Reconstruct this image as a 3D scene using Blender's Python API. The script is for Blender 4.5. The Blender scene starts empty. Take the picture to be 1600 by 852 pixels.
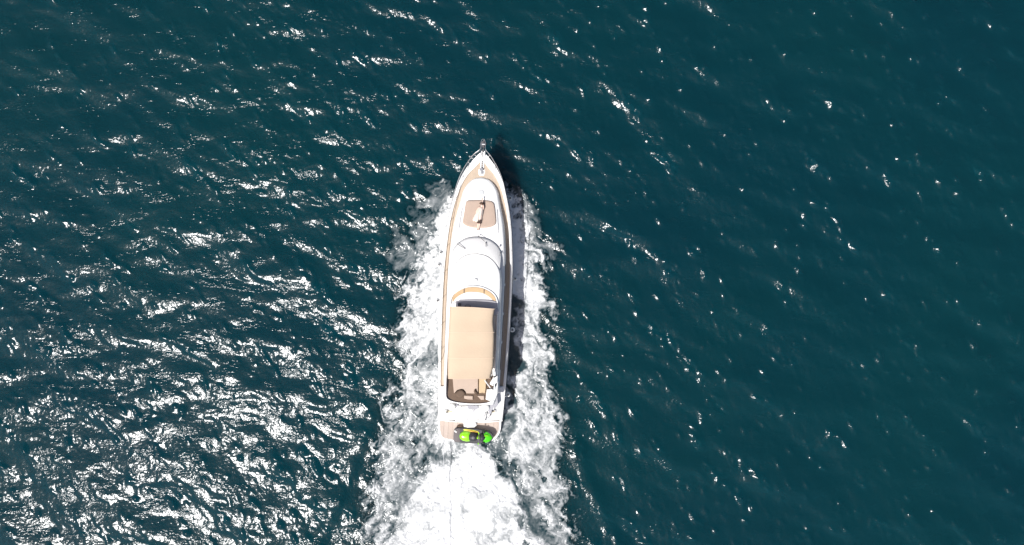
import bpy, bmesh, math, random
import numpy as np
from mathutils import Vector, Matrix

# ------------------------------------------------------------------ camera, sky, sun
sc = bpy.context.scene
col = sc.collection
H = 44.8                      # drone height in metres
PX = 0.042                    # metres per photo pixel on the water
cam_d = bpy.data.cameras.new('camera'); cam = bpy.data.objects.new('camera', cam_d)
col.objects.link(cam); cam.location = (0, 0, H); cam.rotation_euler = (0, 0, 0)
cam_d.sensor_width = 36; cam_d.lens = 24; cam_d.clip_end = 20000; cam_d.clip_start = 0.5
sc.camera = cam
SUN = Vector((-0.43, -0.41, 1.0)).normalized()
w = bpy.data.worlds.new('World'); sc.world = w; w.use_nodes = True
nt = w.node_tree; bg = nt.nodes['Background']
sky = nt.nodes.new('ShaderNodeTexSky'); sky.sky_type = 'NISHITA'; sky.sun_disc = False
sky.sun_elevation = math.asin(SUN.z); sky.sun_rotation = math.atan2(SUN.x, SUN.y)
nt.links.new(sky.outputs[0], bg.inputs[0]); bg.inputs[1].default_value = 0.095; sky.dust_density = 3.5; sky.air_density = .8
sun_d = bpy.data.lights.new('sun', 'SUN'); sun = bpy.data.objects.new('sun', sun_d); col.objects.link(sun)
sun_d.energy = 5.0; sun_d.angle = math.radians(0.53); sun_d.color = (1, 0.98, 0.955)
sun.rotation_euler = SUN.to_track_quat('Z', 'Y').to_euler(); sun.location = (-20, -15, 40)
sc.view_settings.view_transform = 'Standard'; sc.view_settings.look = 'None'
sc.view_settings.exposure = 0.11; sc.view_settings.gamma = 1

rng = np.random.default_rng(7); random.seed(7)

# ------------------------------------------------------------------ materials
def mat(name, colour, rough=0.5, metal=0.0, var=0.06, scale=4.0, bump=0.0, bscale=40, spec=0.5, wave=None, coat=0):
    m = bpy.data.materials.new(name); m.use_nodes = True
    n = m.node_tree.nodes; l = m.node_tree.links; p = n['Principled BSDF']
    p.inputs['Roughness'].default_value = rough; p.inputs['Metallic'].default_value = metal
    p.inputs['Specular IOR Level'].default_value = spec
    if coat: p.inputs['Coat Weight'].default_value = coat
    tc = n.new('ShaderNodeTexCoord'); no = n.new('ShaderNodeTexNoise')
    no.inputs['Scale'].default_value = scale; no.inputs['Detail'].default_value = 5; no.inputs['Roughness'].default_value = .6
    l.new(tc.outputs['Object'], no.inputs['Vector'])
    mx = n.new('ShaderNodeMix'); mx.data_type = 'RGBA'
    mx.inputs[6].default_value = (*[c * (1 - var) for c in colour], 1)
    mx.inputs[7].default_value = (*[min(1, c * (1 + var)) for c in colour], 1)
    l.new(no.outputs['Fac'], mx.inputs[0])
    out = mx.outputs[2]
    if wave:                                     # thin caulking lines (spacing, darkness, axis)
        wv = n.new('ShaderNodeTexWave'); wv.bands_direction = wave[2]; wv.inputs['Scale'].default_value = wave[0]
        wv.inputs['Distortion'].default_value = 0.0
        l.new(tc.outputs['Object'], wv.inputs['Vector'])
        rp = n.new('ShaderNodeMapRange'); rp.inputs[1].default_value = 0; rp.inputs[2].default_value = .16
        rp.inputs[3].default_value = wave[1]; rp.inputs[4].default_value = 1
        l.new(wv.outputs['Fac'], rp.inputs[0])
        m2 = n.new('ShaderNodeMix'); m2.data_type = 'RGBA'; m2.blend_type = 'MULTIPLY'; m2.inputs[0].default_value = 1
        l.new(out, m2.inputs[6]); l.new(rp.outputs[0], m2.inputs[7]); out = m2.outputs[2]
    l.new(out, p.inputs['Base Color'])
    if bump:
        nb = n.new('ShaderNodeTexNoise'); nb.inputs['Scale'].default_value = bscale; nb.inputs['Detail'].default_value = 4
        l.new(tc.outputs['Object'], nb.inputs['Vector'])
        b = n.new('ShaderNodeBump'); b.inputs['Strength'].default_value = bump; b.inputs['Distance'].default_value = .02
        l.new(nb.outputs['Fac'], b.inputs['Height']); l.new(b.outputs[0], p.inputs['Normal'])
    return m

M = {}
M['gel'] = mat('white_gelcoat', (.80, .79, .77), .22, var=.02, scale=1.5, coat=.3)
M['hull'] = mat('hull_gelcoat', (.74, .74, .75), .2, var=.03, scale=1)
M['nonskid'] = mat('white_nonskid', (.78, .775, .75), .7, var=.025, scale=6, bump=.2, bscale=120)
M['teak'] = mat('weathered_teak', (.44, .35, .265), .75, var=.16, scale=7, bump=.15, wave=(3.2, .82, 'X'))
M['teak_aft'] = mat('swim_teak', (.455, .375, .325), .75, var=.14, scale=5, bump=.15, wave=(3.2, .88, 'X'))
M['teak_panel'] = mat('swim_teak_plank', (.43, .35, .30), .75, var=.16, scale=5, bump=.15)
M['dash'] = mat('grey_dash_vinyl', (.44, .42, .44), .6, var=.1, scale=3)
M['glass'] = mat('tinted_glass', (.02, .025, .03), .08, spec=.6, var=0)
M['steel'] = mat('stainless_steel', (.62, .62, .62), .28, metal=.85, var=.1)
M['rubber'] = mat('grey_rubber', (.12, .115, .12), .6, var=.15)
M['dark'] = mat('black_plastic', (.02, .02, .022), .45, var=.2)
M['cover'] = mat('windscreen_mesh_cover', (.70, .69, .675), .85, var=.03, scale=3, bump=.3, bscale=30)
M['sunpad'] = mat('sunpad_fabric', (.43, .33, .265), .9, var=.07, scale=3, bump=.4, bscale=60)
M['canvas'] = mat('bimini_canvas', (.525, .41, .295), .9, var=.04, scale=1.6, bump=.35, bscale=9)
M['canvas_trim'] = mat('bimini_seam', (.60, .46, .34), .9, var=.05)
M['cushion'] = mat('aft_cushion', (.46, .36, .29), .9, var=.06, scale=3, bump=.3)
M['cushion2'] = mat('aft_cushion_golden', (.52, .385, .24), .9, var=.06, scale=3, bump=.3)
M['brown'] = mat('lounge_shadow_and_bag_brown', (.115, .075, .05), .8, var=.2, scale=5, bump=.3)  # lounge shadows given as a dark colour; also the bag's own brown
M['lining'] = mat('tan_lining', (.50, .345, .195), .8, var=.12, scale=4)
M['skin'] = mat('skin', (.68, .49, .40), .55, var=.08, scale=10)
M['hair'] = mat('brown_hair', (.07, .035, .02), .6, var=.4, scale=30)
M['linen'] = mat('cream_linen', (.66, .57, .50), .9, var=.07, scale=8, bump=.6, bscale=25)
M['knee_band'] = mat('knee_band_brown', (.07, .045, .035), .9, var=.2)
M['lime'] = mat('lime_paint', (.24, .62, .01), .25, var=.1, coat=.6)
M['green'] = mat('green_paint', (.075, .55, .008), .25, var=.1, coat=.6)
M['seatblk'] = mat('black_seat_vinyl', (.025, .025, .03), .6, var=.2, bump=.3)
M['footgrey'] = mat('grey_mat', (.13, .115, .115), .8, var=.15, bump=.3)
M['yellow'] = mat('yellow_pvc', (.66, .60, .06), .45, var=.12)
M['orange'] = mat('orange_pvc', (.6, .36, .05), .45, var=.15)
M['rope'] = mat('pale_rope', (.55, .55, .56), .9, var=.2)
M['fender'] = mat('white_fender', (.72, .72, .70), .4, var=.05)
M['hatch'] = mat('smoked_hatch', (.55, .56, .56), .25, var=.03)
M['paleteak'] = mat('pale_step_teak', (.52, .46, .34), .8, var=.08, scale=8, wave=(3.2, .9, 'X'))
M['shade_grey'] = mat('aft_deck_shade_grey', (.33, .33, .36), .7, var=.12)  # grey standing in for shade on the after deck
M['joint'] = mat('dark_joint', (.16, .12, .09), .8, var=.1)
M['antifoul'] = mat('antifouling', (.03, .04, .09), .7, var=.2)

# ------------------------------------------------------------------ helpers
def tag(o, label=None, cat=None, group=None, kind=None):
    if label: o['label'] = label
    if cat: o['category'] = cat
    if group: o['group'] = group
    if kind: o['kind'] = kind
    return o
def empty(name, loc=(0, 0, 0), rz=0):
    o = bpy.data.objects.new(name, None); col.objects.link(o)
    o.location = loc; o.rotation_euler = (0, 0, rz); o.empty_display_size = .3
    return o
class MB:
    def __init__(s): s.v = []; s.f = []
    def add(s, vs, fs):
        b = len(s.v); s.v += [tuple(map(float, p)) for p in vs]; s.f += [tuple(b + i for i in f) for f in fs]; return s
    def build(s, name, m, parent=None, smooth=True, bevel=0, split=40):
        me = bpy.data.meshes.new(name); me.from_pydata(s.v, [], s.f); me.update()
        bm = bmesh.new(); bm.from_mesh(me); bmesh.ops.remove_doubles(bm, verts=bm.verts, dist=1e-5)
        bmesh.ops.recalc_face_normals(bm, faces=bm.faces); bm.to_mesh(me); bm.free()
        me.materials.append(m)
        if smooth:
            me.polygons.foreach_set('use_smooth', [True] * len(me.polygons))
            try: me.set_sharp_from_angle(angle=math.radians(split))
            except Exception: pass
        o = bpy.data.objects.new(name, me); col.objects.link(o)
        if parent: o.parent = parent
        if bevel:
            md = o.modifiers.new('bevel', 'BEVEL'); md.width = bevel; md.segments = 2; md.limit_method = 'ANGLE'
        return o
    def box(s, c, d, rz=0):
        cx, cy, cz = c; hx, hy, hz = d[0] / 2, d[1] / 2, d[2] / 2; ca, sa = math.cos(rz), math.sin(rz)
        vs = [(cx + x * ca - y * sa, cy + x * sa + y * ca, cz + z) for z in (-hz, hz) for x, y in ((-hx, -hy), (hx, -hy), (hx, hy), (-hx, hy))]
        return s.add(vs, [(3, 2, 1, 0), (4, 5, 6, 7), (0, 1, 5, 4), (1, 2, 6, 5), (2, 3, 7, 6), (3, 0, 4, 7)])
    def tube(s, pts, r, n=8, closed=False, caps=True):
        pts = [Vector(p) for p in pts]; N = len(pts); rs = r if isinstance(r, (list, tuple)) else [r] * N
        vs = []; up = None
        for i, p in enumerate(pts):
            a = pts[(i - 1) % N] if (closed or i) else p; b = pts[(i + 1) % N] if (closed or i < N - 1) else p
            t = (b - a).normalized()
            if up is None: up = Vector((0, 0, 1)) if abs(t.z) < .9 else Vector((1, 0, 0))
            u = t.cross(up).normalized(); v = u.cross(t).normalized(); up = v
            for k in range(n):
                an = 2 * math.pi * k / n; vs.append(p + (u * math.cos(an) + v * math.sin(an)) * rs[i])
        fs = []
        for i in range(N if closed else N - 1):
            j = (i + 1) % N
            for k in range(n):
                k2 = (k + 1) % n; fs.append((i * n + k, i * n + k2, j * n + k2, j * n + k))
        if not closed and caps: fs += [tuple(range(n))[::-1], tuple((N - 1) * n + k for k in range(n))]
        return s.add(vs, fs)
    def loft(s, rings, closed=True, cap0=True, cap1=True):
        n = len(rings[0]); vs = [p for r in rings for p in r]; fs = []
        for i in range(len(rings) - 1):
            for k in range(n if closed else n - 1):
                k2 = (k + 1) % n; fs.append((i * n + k, i * n + k2, (i + 1) * n + k2, (i + 1) * n + k))
        if closed and cap0: fs.append(tuple(range(n))[::-1])
        if closed and cap1: fs.append(tuple((len(rings) - 1) * n + k for k in range(n)))
        return s.add(vs, fs)
    def ball(s, c, r, nu=16, nv=10, sq=(1, 1, 1)):
        rings = []
        for j in range(1, nv):
            th = math.pi * j / nv
            rings.append([(c[0] + r * sq[0] * math.sin(th) * math.cos(2 * math.pi * k / nu), c[1] + r * sq[1] * math.sin(th) * math.sin(2 * math.pi * k / nu), c[2] - r * sq[2] * math.cos(th)) for k in range(nu)])
        return s.loft(rings)

def spline(pts, n=6, closed=True):
    P = [np.array(p, float) for p in pts]; N = len(P); out = []
    for i in range(N if closed else N - 1):
        if closed: a, b, c, d = P[i - 1], P[i], P[(i + 1) % N], P[(i + 2) % N]
        else: a, b, c, d = P[max(i - 1, 0)], P[i], P[i + 1], P[min(i + 2, N - 1)]
        for k in range(n):
            t = k / n; out.append(.5 * ((2 * b) + (c - a) * t + (2 * a - 5 * b + 4 * c - d) * t * t + (3 * b - a - 3 * c + d) * t ** 3))
    if not closed: out.append(P[-1])
    return [tuple(p) for p in out]
def ccw(o):
    a = sum(o[i][0] * o[(i + 1) % len(o)][1] - o[(i + 1) % len(o)][0] * o[i][1] for i in range(len(o)))
    return o if a > 0 else o[::-1]
def inset(o, d):
    n = len(o); r = []
    for i in range(n):
        ax, ay = o[i - 1][:2]; bx, by = o[(i + 1) % n][:2]; tx, ty = bx - ax, by - ay; L = math.hypot(tx, ty) or 1
        r.append((o[i][0] - ty / L * d, o[i][1] + tx / L * d))
    return r
def slab(mb, outline, prof, zf=None, crown=0, bottom=True):
    """outline (ccw xy) raised through (inset, z) steps; the top closes on a ridge along its length"""
    o = ccw([p[:2] for p in outline]); rings = []
    zf = zf or (lambda x, y: 0)
    for d, z in prof:
        rings.append([(x, y, z + zf(x, y)) for x, y in inset(o, d)])
    n = len(o); last = rings[-1]
    ys = [p[1] for p in last]; xs = [p[0] for p in last]; cx = sum(xs) / n
    zt = prof[-1][1]
    for t in (.66, .33, .02):
        cr = crown * (1 - t * t); rings.append([(cx + (p[0] - cx) * t, p[1] + (sum(ys) / n - p[1]) * .0, 0) for p in last])
        rings[-1] = [(x, y, zt + zf(x, y) + cr) for x, y, _ in rings[-1]]
    mb.loft(rings, cap0=bottom, cap1=True)
    return mb

# photo pixel -> yacht-local metres (each point is then a real place in the yacht's own frame)
RZ = -math.atan(0.0485); K = lambda z: PX * (H - z) / H
RX, RY = (743.4 - 800) * K(2), (426 - 466) * K(2)
def pt(px, py, z):
    X = (px - 800) * K(z) - RX; Y = (426 - py) * K(z) - RY
    c, s_ = math.cos(-RZ), math.sin(-RZ)
    return (X * c - Y * s_, X * s_ + Y * c, z)
def yl(py, z): return pt(743.4 - (py - 466) * .0485, py, z)[1]
def hwm(h, z): return h * K(z)
def sym(half, z):            # half = [(py, halfwidth px)...] from bow to stern -> closed outline
    L = [(hwm(h, z), yl(py, z)) for py, h in half]
    return [(-x, y) for x, y in L] + [(x, y) for x, y in L[::-1]]

# ------------------------------------------------------------------ water: a real wave surface
SKEW = 2.0
NT, DX = 1024, 0.085; TILE = NT * DX
kx = np.fft.fftfreq(NT, DX) * 2 * np.pi
KX, KY = np.meshgrid(kx, kx); KK = np.hypot(KX, KY); KK[0, 0] = 1
def spec_field(dirdeg, spread, klo, khi, power, seed):
    r = np.random.default_rng(seed); g = np.fft.fft2(r.standard_normal((NT, NT)))
    th = np.arctan2(KY, KX) - math.radians(dirdeg)
    D = np.abs(np.cos(th)) ** spread + .06
    A = KK ** (-power) * np.exp(-(klo / KK) ** 4) * np.exp(-(KK / khi) ** 2) * D; A[0, 0] = 0
    return np.real(np.fft.ifft2(g * A))
sm = lambda t: np.clip(t, 0, 1) ** 2 * (3 - 2 * np.clip(t, 0, 1))
def norm_slope(f, s):
    gx = np.gradient(f, DX, axis=1); gy = np.gradient(f, DX, axis=0)
    return f * (s / math.sqrt((gx ** 2 + gy ** 2).mean() / 2))
TW = 2 * math.pi
gust = spec_field(60, .5, TW / 40, TW / 6, 1.5, 15); gust /= gust.std()
g2 = spec_field(60, 2, TW / 5, TW / 1.2, 1.5, 16); g2 /= g2.std()
amp = np.exp(.36 * gust + .40 * g2); amp /= math.sqrt((amp ** 2).mean())
wav = norm_slope(spec_field(64, 5, TW / 7.0, TW / 2.0, 2.0, 11), .052)
wav += norm_slope(spec_field(76, 3, TW / 3.4, TW / .9, 2.0, 12), .068)
wav += norm_slope(spec_field(45, 1.5, TW / 1.4, TW / .4, 1.9, 13), .030) * (.5 + .5 * amp)
wav += norm_slope(spec_field(50, 1.0, TW / .6, TW / .2, 1.6, 14), .044) * amp
# scattered short steep crests
g3 = spec_field(40, 4, TW / 3, TW / .8, 1.2, 17); g3 /= g3.std()
a3 = np.exp(1.25 * np.clip(g3, -3, 2.9)); a3 /= math.sqrt((a3 ** 2).mean())
wav += norm_slope(spec_field(38, 2.0, TW / .8, TW / .24, 1.6, 18), .044) * a3
def samp0(f, x, y):
    u = (x / DX) % NT; v = (y / DX) % NT
    i = np.floor(u).astype(int); j = np.floor(v).astype(int); a = u - i; b = v - j
    i2 = (i + 1) % NT; j2 = (j + 1) % NT; i %= NT; j %= NT
    return (f[j, i] * (1 - a) + f[j, i2] * a) * (1 - b) + (f[j2, i] * (1 - a) + f[j2, i2] * a) * b
# wind from the upper right: the faces that look down-wind are steepened
ix = np.arange(NT) * DX; SXg, SYg = np.meshgrid(ix, ix); h2 = wav.copy()
for _ in range(4): h2 = .5 * h2 + .5 * samp0(wav, SXg + SKEW * .76 * h2, SYg + SKEW * .65 * h2)
wav = h2
# small steep wavelets, in loose lines along the crests
pr = np.exp(1.1 * np.clip(g3, -3, 3)).ravel(); cs = np.cumsum(pr); cs /= cs[-1]
NW = 9000; idx = np.searchsorted(cs, rng.random(NW)); wj, wi = idx // NT, idx % NT
oy, ox = rng.random(NW) - .5, rng.random(NW) - .5
wa = np.clip(rng.gamma(2.2, .025, NW), .012, .13); wl_ = rng.uniform(.09, .26, NW); ws_ = rng.uniform(.075, .11, NW)
wt = np.radians(rng.normal(-52, 16, NW))                      # direction of the little crest
for dj in range(-6, 7):
    for di in range(-6, 7):
        X_, Y_ = (di - ox) * DX, (dj - oy) * DX
        a_ = X_ * np.cos(wt) + Y_ * np.sin(wt); b_ = -X_ * np.sin(wt) + Y_ * np.cos(wt)
        np.add.at(wav, ((wj + dj) % NT, (wi + di) % NT), wa * np.exp(-.5 * (a_ / wl_) ** 2 - .5 * (b_ / ws_) ** 2))
samp = samp0
def wpx(px, py): return ((px - 800) * PX, (426 - py) * PX)
def seg_dist(x, y, pts):
    d = np.full(x.shape, 1e9); tt = np.zeros(x.shape)
    P = [wpx(*p) for p in pts]
    for i in range(len(P) - 1):
        ax, ay = P[i]; bx, by = P[i + 1]; vx, vy = bx - ax, by - ay
        t = np.clip(((x - ax) * vx + (y - ay) * vy) / (vx * vx + vy * vy), 0, 1)
        dd = np.hypot(x - ax - t * vx, y - ay - t * vy); m_ = dd < d
        d[m_] = dd[m_]; tt[m_] = (i + t[m_]) / (len(P) - 1)
    return d, tt
RIDGES = [([(880, 620), (905, 720), (935, 790), (975, 870), (1040, 980)], .13, .5),
          ([(865, 480), (915, 590), (960, 680), (1020, 790)], .05, .5),
          ([(600, 600), (560, 700), (520, 800), (460, 930)], .10, .5)]
def wake_h(x, y):
    h = np.zeros(x.shape)
    for pts, a, wd in RIDGES:
        d, t = seg_dist(x, y, pts)
        h += a * np.exp(-(d / wd) ** 2) * np.clip(t * 5, 0, 1) * np.clip((1 - t) * 5, 0, 1)
    return h
def water_h(x, y):
    far = np.maximum(np.abs(x) / 41, np.abs(y) / 27)
    return samp(wav, x, y) * np.clip(1.25 - .25 * far, .15, 1) + wake_h(x, y)

def grid_mesh(name, xs, ys, Z, keep=None, attrs=None, mats=()):
    nx, ny = len(xs), len(ys); X, Y = np.meshgrid(xs, ys)
    co = np.stack([X, Y, Z], -1).reshape(-1, 3).astype(np.float32)
    I = (np.arange(ny - 1)[:, None] * nx + np.arange(nx - 1)[None]).reshape(-1)
    F = np.stack([I, I + 1, I + nx + 1, I + nx], 1)
    at = {k: v.reshape(-1) for k, v in (attrs or {}).items()}
    if keep is not None:
        F = F[keep.reshape(-1)]
        used = np.zeros(len(co), bool); used[F.reshape(-1)] = True
        idx = np.cumsum(used) - 1; F = idx[F]; co = co[used]; at = {k: v[used] for k, v in at.items()}
    me = bpy.data.meshes.new(name); me.vertices.add(len(co)); me.vertices.foreach_set('co', co.reshape(-1))
    me.loops.add(F.size); me.loops.foreach_set('vertex_index', F.reshape(-1).astype(np.int32))
    me.polygons.add(len(F)); me.polygons.foreach_set('loop_start', np.arange(0, F.size, 4, dtype=np.int32))
    me.polygons.foreach_set('loop_total', np.full(len(F), 4, np.int32)); me.update(calc_edges=True)
    me.polygons.foreach_set('use_smooth', np.ones(len(F), bool))
    for k, v in at.items():
        a = me.attributes.new(k, 'FLOAT', 'POINT'); a.data.foreach_set('value', v.astype(np.float32))
    for m_ in mats: me.materials.append(m_)
    o = bpy.data.objects.new(name, me); col.objects.link(o); return o

def water_nodes(n, l, tc, sss=False):
    """returns a shader socket of sea water"""
    no = n.new('ShaderNodeTexNoise'); no.inputs['Scale'].default_value = .05; no.inputs['Detail'].default_value = 3
    l.new(tc.outputs['Object'], no.inputs['Vector'])
    r = n.new('ShaderNodeValToRGB'); r.color_ramp.elements[0].position = .35; r.color_ramp.elements[1].position = .65
    r.color_ramp.elements[0].color = (.0011, .0212, .0300, 1); r.color_ramp.elements[1].color = (.0013, .0240, .0305, 1)
    l.new(no.outputs['Fac'], r.inputs[0])
    # light scattered back from inside the water: it spreads sideways and does not follow the slope of the surface
    if sss:
        d = n.new('ShaderNodeSubsurfaceScattering'); d.falloff = 'BURLEY'; d.inputs['Scale'].default_value = 1
        d.inputs['Radius'].default_value = (.5, 1.6, 1.8)
    else: d = n.new('ShaderNodeBsdfDiffuse')
    l.new(r.outputs[0], d.inputs['Color'])
    up = n.new('ShaderNodeCombineXYZ'); up.inputs[2].default_value = 1; l.new(up.outputs[0], d.inputs['Normal'])
    # ripples too small for the mesh; they come in streaks and patches
    mp = n.new('ShaderNodeMapping'); mp.inputs['Rotation'].default_value = (0, 0, math.radians(48)); mp.inputs['Scale'].default_value = (.38, 1.25, 1)
    l.new(tc.outputs['Object'], mp.inputs['Vector'])
    mk = n.new('ShaderNodeTexNoise'); mk.inputs['Scale'].default_value = 1.1; mk.inputs['Detail'].default_value = 4; mk.inputs['Roughness'].default_value = .7
    l.new(mp.outputs[0], mk.inputs['Vector'])
    mr = n.new('ShaderNodeMapRange'); mr.inputs[1].default_value = .55; mr.inputs[2].default_value = .80; mr.inputs[3].default_value = WATER_BUMP; mr.inputs[4].default_value = WATER_BUMP * 4
    l.new(mk.outputs['Fac'], mr.inputs[0])
    n1 = n.new('ShaderNodeTexNoise'); n1.inputs['Scale'].default_value = 5.2; n1.inputs['Detail'].default_value = 2
    n1.inputs['Roughness'].default_value = .5
    l.new(tc.outputs['Object'], n1.inputs['Vector'])
    hm = n.new('ShaderNodeMath'); hm.operation = 'MULTIPLY'; l.new(n1.outputs['Fac'], hm.inputs[0]); l.new(mr.outputs[0], hm.inputs[1])
    b = n.new('ShaderNodeBump'); b.inputs['Strength'].default_value = 1; b.inputs['Distance'].default_value = 1
    l.new(hm.outputs[0], b.inputs['Height'])
    gl = n.new('ShaderNodeBsdfGlossy'); gl.distribution = 'BECKMANN'; gl.inputs['Roughness'].default_value = WATER_ROUGH; l.new(b.outputs[0], gl.inputs['Normal'])
    g2_ = n.new('ShaderNodeBsdfGlossy'); g2_.distribution = 'BECKMANN'; g2_.inputs['Roughness'].default_value = .40
    gm = n.new('ShaderNodeMixShader'); gm.inputs[0].default_value = .018; l.new(gl.outputs[0], gm.inputs[1]); l.new(g2_.outputs[0], gm.inputs[2])
    fr = n.new('ShaderNodeFresnel'); fr.inputs['IOR'].default_value = 1.333; l.new(b.outputs[0], fr.inputs['Normal'])
    mx = n.new('ShaderNodeMixShader'); l.new(fr.outputs[0], mx.inputs[0]); l.new(d.outputs[0], mx.inputs[1]); l.new(gm.outputs[0], mx.inputs[2])
    return mx.outputs[0]
WATER_ROUGH, WATER_BUMP = .21, .023
mw = bpy.data.materials.new('sea_water'); mw.use_nodes = True
n = mw.node_tree.nodes; l = mw.node_tree.links; n.clear()
out = n.new('ShaderNodeOutputMaterial'); tc = n.new('ShaderNodeTexCoord')
l.new(water_nodes(n, l, tc, True), out.inputs[0])

g = [0.0]; st = DX
def axis(half):
    c = list(np.arange(0, half + DX / 2, DX)); s_ = DX
    while c[-1] < 5000: s_ *= 1.12; c.append(c[-1] + s_)
    c = np.array(c); return np.concatenate([-c[:0:-1], c])
xs, ys = axis(38.5), axis(21.5)
X, Y = np.meshgrid(xs, ys)
water = grid_mesh('water', xs, ys, water_h(X, Y), mats=(mw,))
tag(water, 'deep teal sea with small wind waves and sun glitter towards the lower left', kind='structure')

# ------------------------------------------------------------------ foam of the wake
DF = 0.042
fx0, fy0 = wpx(535, 1010); fx1, fy1 = wpx(985, 268)
fx = np.arange(fx0, fx1, DF); fy = np.arange(fy0, fy1, DF); FX, FY = np.meshgrid(fx, fy)
NF = 1024
kf = np.fft.fftfreq(NF, DF) * 2 * np.pi; FKX, FKY = np.meshgrid(kf, kf)
def fnoise(lmax, lmin, power, seed, ax=1.0, ay=1.0):
    r = np.random.default_rng(seed); gq = np.fft.fft2(r.standard_normal((NF, NF)))
    k = np.hypot(FKX * ax, FKY * ay); k[0, 0] = 1
    A = k ** (-power) * np.exp(-(TW / lmax / k) ** 4) * np.exp(-(k / (TW / lmin)) ** 2); A[0, 0] = 0
    f = np.real(np.fft.ifft2(gq * A)); f /= f.std()
    return f
def fs(f, x=None, y=None):
    x = FX if x is None else x; y = FY if y is None else y
    u = ((x - fx0) / DF) % NF; v = ((y - fy0) / DF) % NF
    i = np.floor(u).astype(int) % NF; j = np.floor(v).astype(int) % NF; a = u - np.floor(u); b = v - np.floor(v)
    i2 = (i + 1) % NF; j2 = (j + 1) % NF
    return (f[j, i] * (1 - a) + f[j, i2] * a) * (1 - b) + (f[j2, i] * (1 - a) + f[j2, i2] * a) * b
def sdf(poly, x, y):
    P = [wpx(*p) for p in poly]; d = np.full(x.shape, 1e9); ins = np.zeros(x.shape, bool)
    for i in range(len(P)):
        ax, ay = P[i]; bx, by = P[(i + 1) % len(P)]; vx, vy = bx - ax, by - ay
        t = np.clip(((x - ax) * vx + (y - ay) * vy) / (vx * vx + vy * vy), 0, 1)
        d = np.minimum(d, np.hypot(x - ax - t * vx, y - ay - t * vy))
        c = (ay > y) != (by > y)
        if vy != 0: ins ^= c & (x < vx * (y - ay) / vy + ax)
    return np.where(ins, d, -d)
wn1, wn2 = fs(fnoise(3.5, .5, 2.0, 21)), fs(fnoise(3.5, .5, 2.0, 22))
wf1, wf2 = fs(fnoise(.9, .12, 1.6, 23)), fs(fnoise(.9, .12, 1.6, 24))
WX = FX + .26 * wn1 + .07 * wf1; WY = FY + .26 * wn2 + .07 * wf2
fine = fs(fnoise(.8, .09, 1.3, 31), WX, WY); mid = fs(fnoise(2.4, .3, 1.8, 32), WX, WY); big = fs(fnoise(6, 1.5, 2, 33))
ridge = 1 - np.sqrt(fs(fnoise(1.3, .14, 1.9, 34), FX + .25 * wn1 + .12 * wf1, FY + .25 * wn2 + .12 * wf2) ** 2 + .03) * 1.3
ridge2 = 1 - np.sqrt(fs(fnoise(.6, .1, 1.6, 35), WX, WY) ** 2 + .05) * 1.3
left = [(716, 283), (700, 290), (689, 302), (684, 322), (672, 352), (664, 374), (648, 396), (634, 422), (628, 455), (624, 480), (614, 522), (619, 560), (621, 592),
        (613, 615), (604, 642), (605, 668), (585, 684), (590, 712), (584, 740), (574, 768), (566, 800), (570, 830), (560, 870), (545, 940), (530, 1020), (640, 1020), (700, 760), (735, 690), (735, 300)]
right = [(792, 292), (806, 300), (822, 318), (831, 345), (838, 372), (846, 398), (853, 428), (861, 460), (862, 487), (856, 520), (870, 562), (866, 592), (870, 640),
         (885, 656), (893, 690), (888, 728), (884, 762), (893, 800), (905, 835), (920, 880), (950, 960), (975, 1020), (850, 1020), (800, 760), (760, 700), (760, 300)]
centre = [(696, 690), (694, 712), (672, 728), (655, 742), (640, 766), (630, 792), (622, 815), (604, 842), (590, 870), (565, 930), (540, 1020), (945, 1020), (900, 930), (872, 862), (850, 832),
          (832, 806), (820, 776), (806, 748), (787, 733), (776, 716), (774, 690)]
mistL = [(712, 284), (690, 289), (662, 296), (645, 299), (648, 322), (654, 336), (640, 350), (646, 366), (628, 362), (608, 368), (616, 386), (606, 398), (622, 420), (640, 425), (690, 360)]
mistR = [(798, 296), (815, 297), (828, 314), (846, 332), (842, 345), (856, 356), (850, 368), (868, 374), (866, 388), (872, 398), (856, 406), (862, 418), (850, 430), (815, 360)]
chR = [(800, 462), (811, 475), (812, 520), (810, 560), (806, 600), (801, 632), (796, 640), (780, 600), (780, 462)]      # dark water beside the hull
chR2 = [(778, 640), (800, 640), (797, 700), (804, 735), (830, 772), (846, 812), (870, 850), (900, 900), (893, 905), (852, 850), (824, 805), (806, 758), (786, 735), (776, 715)]
sL, sR, sC = sdf(left, WX, WY), sdf(right, WX, WY), sdf(centre, WX, WY)
mL, mR = sdf(mistL, WX, WY), sdf(mistR, WX, WY); cR, cR2 = sdf(chR, WX, WY), sdf(chR2, WX, WY)
down = (426 - 0) * 0 + (-(FY / PX) + 426)             # photo row of a point
PXX = FX / PX + 800
young = 1 - sm((down - 330) / 300)                    # fresh foam near the bow is denser
side = np.maximum(sL, sR)
c6, s6 = .55, .835
def streak(sgn, seed):
    a = FX * -sgn * c6 + FY * s6 + .25 * wn1; b_ = FX * s6 + FY * sgn * c6 + .12 * wn2 + .05 * wf1
    return fs(fnoise(.9, .1, 1.3, seed), a * .30, b_ * 1.0)
STK = np.where(PXX < 748 - (down - 450) * .05, streak(-1, 41), streak(1, 42))
core = sm((side + .14 * fine + .16 * STK) / 1.0)
lace = .60 + .44 * young + .10 * mid + .07 * big + .10 * (ridge - .45) + .10 * STK + .03 * fine
lace = lace - .08 * sm((down - 600) / 160)
gapL = np.exp(-(((PXX - 674) / 18) ** 2 + ((down - 714) / 20) ** 2)); lace -= .34 * gapL
lace += .75 * sm((PXX - 790) / 6) * sm((822 - PXX) / 8) * sm((480 - down) / 40)
D = core * np.clip(lace, 0, 1.05) ** 1.35
D *= 1 - .93 * sm((cR + .1) / .35)
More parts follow.
